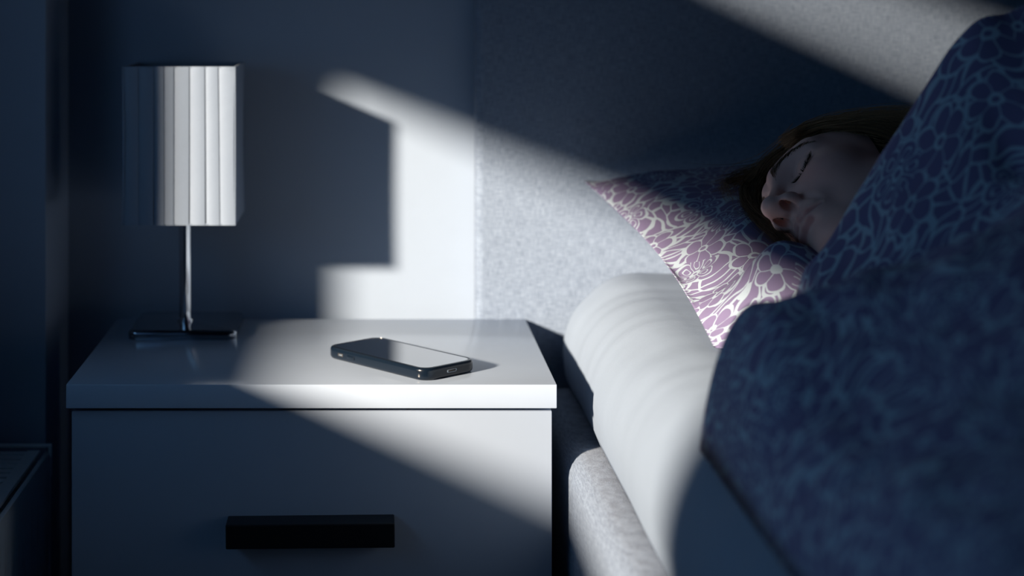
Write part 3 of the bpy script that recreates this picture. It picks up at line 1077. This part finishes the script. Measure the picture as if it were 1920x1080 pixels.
# locks that fall over the forehead onto the pillow and under the cheek
def bez(c, n=18):
    c = np.array(c, float)
    t = np.linspace(0, len(c) - 1, n)
    out = []
    for x in t:
        i = min(int(x), len(c) - 2); f = x - i
        p0, p1, p2, p3 = c[max(i - 1, 0)], c[i], c[i + 1], c[min(i + 2, len(c) - 1)]
        out.append(0.5 * ((2 * p1) + (-p0 + p2) * f + (2 * p0 - 5 * p1 + 4 * p2 - p3) * f * f + (-p0 + 3 * p1 - 3 * p2 + p3) * f ** 3))
    return np.array(out)
def lock(ctrl, n, spread, tone, r=0.0004):
    for i in range(n):
        o0 = rs.normal(size=3) * spread[0]; o1 = rs.normal(size=3) * spread[1]
        c = []
        for k, (x, y_, D) in enumerate(ctrl):
            f = k / (len(ctrl) - 1)
            c.append(np.array(P(x, y_, D)) + o0 * (1 - f) + o1 * f + rs.normal(size=3) * 0.0012)
        S.add(bez(c), r, r * 0.15, np.clip(rs.normal(tone, 0.12), 0, 1))
lock([(1515, 262, 1.755), (1460, 298, 1.79), (1425, 322, 1.81), (1385, 337, 1.815), (1352, 348, 1.815)], 120, (0.004, 0.009), 0.25)
lock([(1510, 265, 1.755), (1452, 304, 1.78), (1424, 350, 1.78), (1420, 392, 1.74), (1448, 428, 1.67), (1484, 466, 1.595)], 280, (0.004, 0.004), 0.15)
lock([(1505, 268, 1.76), (1445, 308, 1.79), (1404, 345, 1.80), (1398, 375, 1.77), (1425, 412, 1.71), (1470, 452, 1.625)], 220, (0.004, 0.005), 0.25)
lock([(1490, 270, 1.78), (1432, 316, 1.81), (1375, 336, 1.82), (1358, 352, 1.80), (1372, 372, 1.775)], 60, (0.006, 0.004), 0.35)
lock([(1475, 266, 1.745), (1520, 240, 1.73), (1580, 226, 1.71), (1650, 219, 1.68), (1725, 224, 1.65), (1790, 242, 1.62)], 420, (0.003, 0.007), 0.6)
lock([(1500, 254, 1.73), (1560, 236, 1.72), (1640, 234, 1.68), (1700, 248, 1.65), (1760, 262, 1.62)], 320, (0.003, 0.008), 0.35)
# the cap itself
cm = hairline(BV) > -2
cm &= BV[:, 1] > -75
keep = np.full(len(BV), -1); ids = np.where(cm)[0]
keep[ids] = np.arange(len(ids))
cf = BF[(keep[BF] >= 0).all(1)]
cf = keep[cf]
cp = BV[ids]
cw = np.clip(hairline(cp) / 14.0, 0, 1) * 2.4 + 0.2
capV = to_world(cp + grad(skull, cp, 1.0) * cw[:, None])
hair = S.build('hair', MAT_HAIR, person, extra=(capV, cf, np.full(len(capV), 0.02)))

# ------------------------------------------------------------------ duvet
def duvet():
    pts = [(.262, 1.30, -.245), (.29, 1.295, -.228), (.335, 1.285, -.229), (.36, 1.25, -.208), (.407, 1.20, -.184), (.449, 1.15, -.162),
           (.36, 1.37, -.250), (.4136, 1.36, -.226), (.4577, 1.31, -.192), (.515, 1.34, -.13), (.451, 1.33, -.195), (.55, 1.28, -.10),
           (.371, 1.45, -.238), (.3855, 1.45, -.226), (.418, 1.45, -.178), (.461, 1.44, -.110), (.5136, 1.42, -.027), (.554, 1.42, -.0055), (.636, 1.42, .005),
           (.75, 1.42, 0.0), (.95, 1.42, -.08), (1.2, 1.42, -.25), (1.6, 1.42, -.28),
           (.262, 1.10, -.285), (.287, 1.12, -.272), (.3457, 1.08, -.2415), (.403, 1.05, -.2013), (.6, 1.05, -.12), (.8, 1.05, -.10), (1.2, 1.0, -.25),
           (.255, .9, -.285), (.35, .85, -.24), (.5, .8, -.18), (.75, .8, -.12), (.3, .6, -.26), (.6, .5, -.18), (.9, .5, -.2),
           (.3, .2, -.27), (.7, .2, -.24), (1.2, .5, -.27), (1.5, .8, -.29), (1.5, .2, -.29)]
    tp = TPS(pts, 3e-5)
    def Dh(x):
        return 1.318 + 0.035 * sstep(.27, .34, x) + 0.115 * sstep(.345, .376, x) - 0.03 * sstep(.44, .56, x)
    X0, X1 = 0.258, 1.78
    nu, nv = 260, 220
    uu = np.linspace(0, 1, nu); uu = 0.25 * uu + 0.75 * uu ** 2.2
    vv = np.linspace(0, 1, nv); vv = 0.3 * vv + 0.7 * vv ** 2.0
    x = (X0 + (X1 - X0) * uu)[:, None] * np.ones((1, nv))
    dh = Dh(x)
    y = dh - (dh - 0.12) * vv[None]
    xb = np.concatenate([np.linspace(X0, .6, 60), [X1]])
    dl = x - X0
    dhd = seg_dist(x, y, list(zip(xb, Dh(xb))))
    dr = X1 - x
    df = y - 0.12
    crown = tp(x, y)
    def pr(d, r):
        q = np.clip(d / r, 0, 1)
        return np.sqrt(np.maximum(0, 1 - (1 - q) ** 2))
    # soft quilted puffs and creases
    wr = 0.006 * vnoise(x * 13 + 5, y * 13, 21) + 0.004 * vnoise((x + y * .6) * 26, (x - y) * 15, 22) + 0.002 * vnoise(x * 55, y * 55, 23)
    wr += -0.010 * np.exp(-((x - (.515 - (y - 1.36) * 0.35)) / 0.012) ** 2) * np.exp(-((y - 1.34) / .06) ** 2)
    zmat = mattress_top(x) - ZC + 0.002
    zl = zmat
    rim = np.minimum(pr(dl, 0.045), np.minimum(pr(dr, 0.05), pr(df, 0.05)))
    ztop = zl + (crown + wr - zl) * rim
    edge = 0.030
    ztop = ztop - edge * (1 - pr(dhd, 0.028)) * np.clip((ztop - zmat) / 0.05, 0, 1)
    ztop = np.maximum(ztop, zmat + 0.004 * np.minimum(1, dl / .01))
    zbot = np.maximum(ztop - 2 * edge * np.minimum(pr(dhd, 0.03), 1) * rim, zmat)
    zbot = np.minimum(zbot, ztop - 0.0005)
    top = np.stack([x, y, ztop + ZC], -1); bot = np.stack([x, y, zbot + ZC], -1)
    bot[0] = top[0]; bot[-1] = top[-1]; bot[:, 0] = top[:, 0]; bot[:, -1] = top[:, -1]
    du = np.linalg.norm(np.diff(top, axis=0), axis=2); u = np.concatenate([np.zeros((1, nv)), np.cumsum(du, 0)], 0)
    dv = np.linalg.norm(np.diff(top, axis=1), axis=2); v = np.concatenate([np.zeros((nu, 1)), np.cumsum(dv, 1)], 1)
    u = np.broadcast_to(u.mean(1, keepdims=True), u.shape) * 0.5 + u * 0.5
    uv = np.stack([u, v], -1).reshape(-1, 2) + 1.7
    V = np.concatenate([top.reshape(-1, 3), bot.reshape(-1, 3)])
    F = grid_faces(nu, nv, flip=True) + grid_faces(nu, nv, nu * nv)
    o = np_obj('duvet', V, F, MAT_FLORAL, uv=np.concatenate([uv, uv + 0.5]))
    bm = bmesh.new(); bm.from_mesh(o.data)
    bmesh.ops.remove_doubles(bm, verts=bm.verts, dist=1e-5)
    bmesh.ops.recalc_face_normals(bm, faces=bm.faces)
    bm.to_mesh(o.data); bm.free()
    return tag(o, 'thick mauve floral duvet heaped over the sleeping body', 'duvet')
duvet()
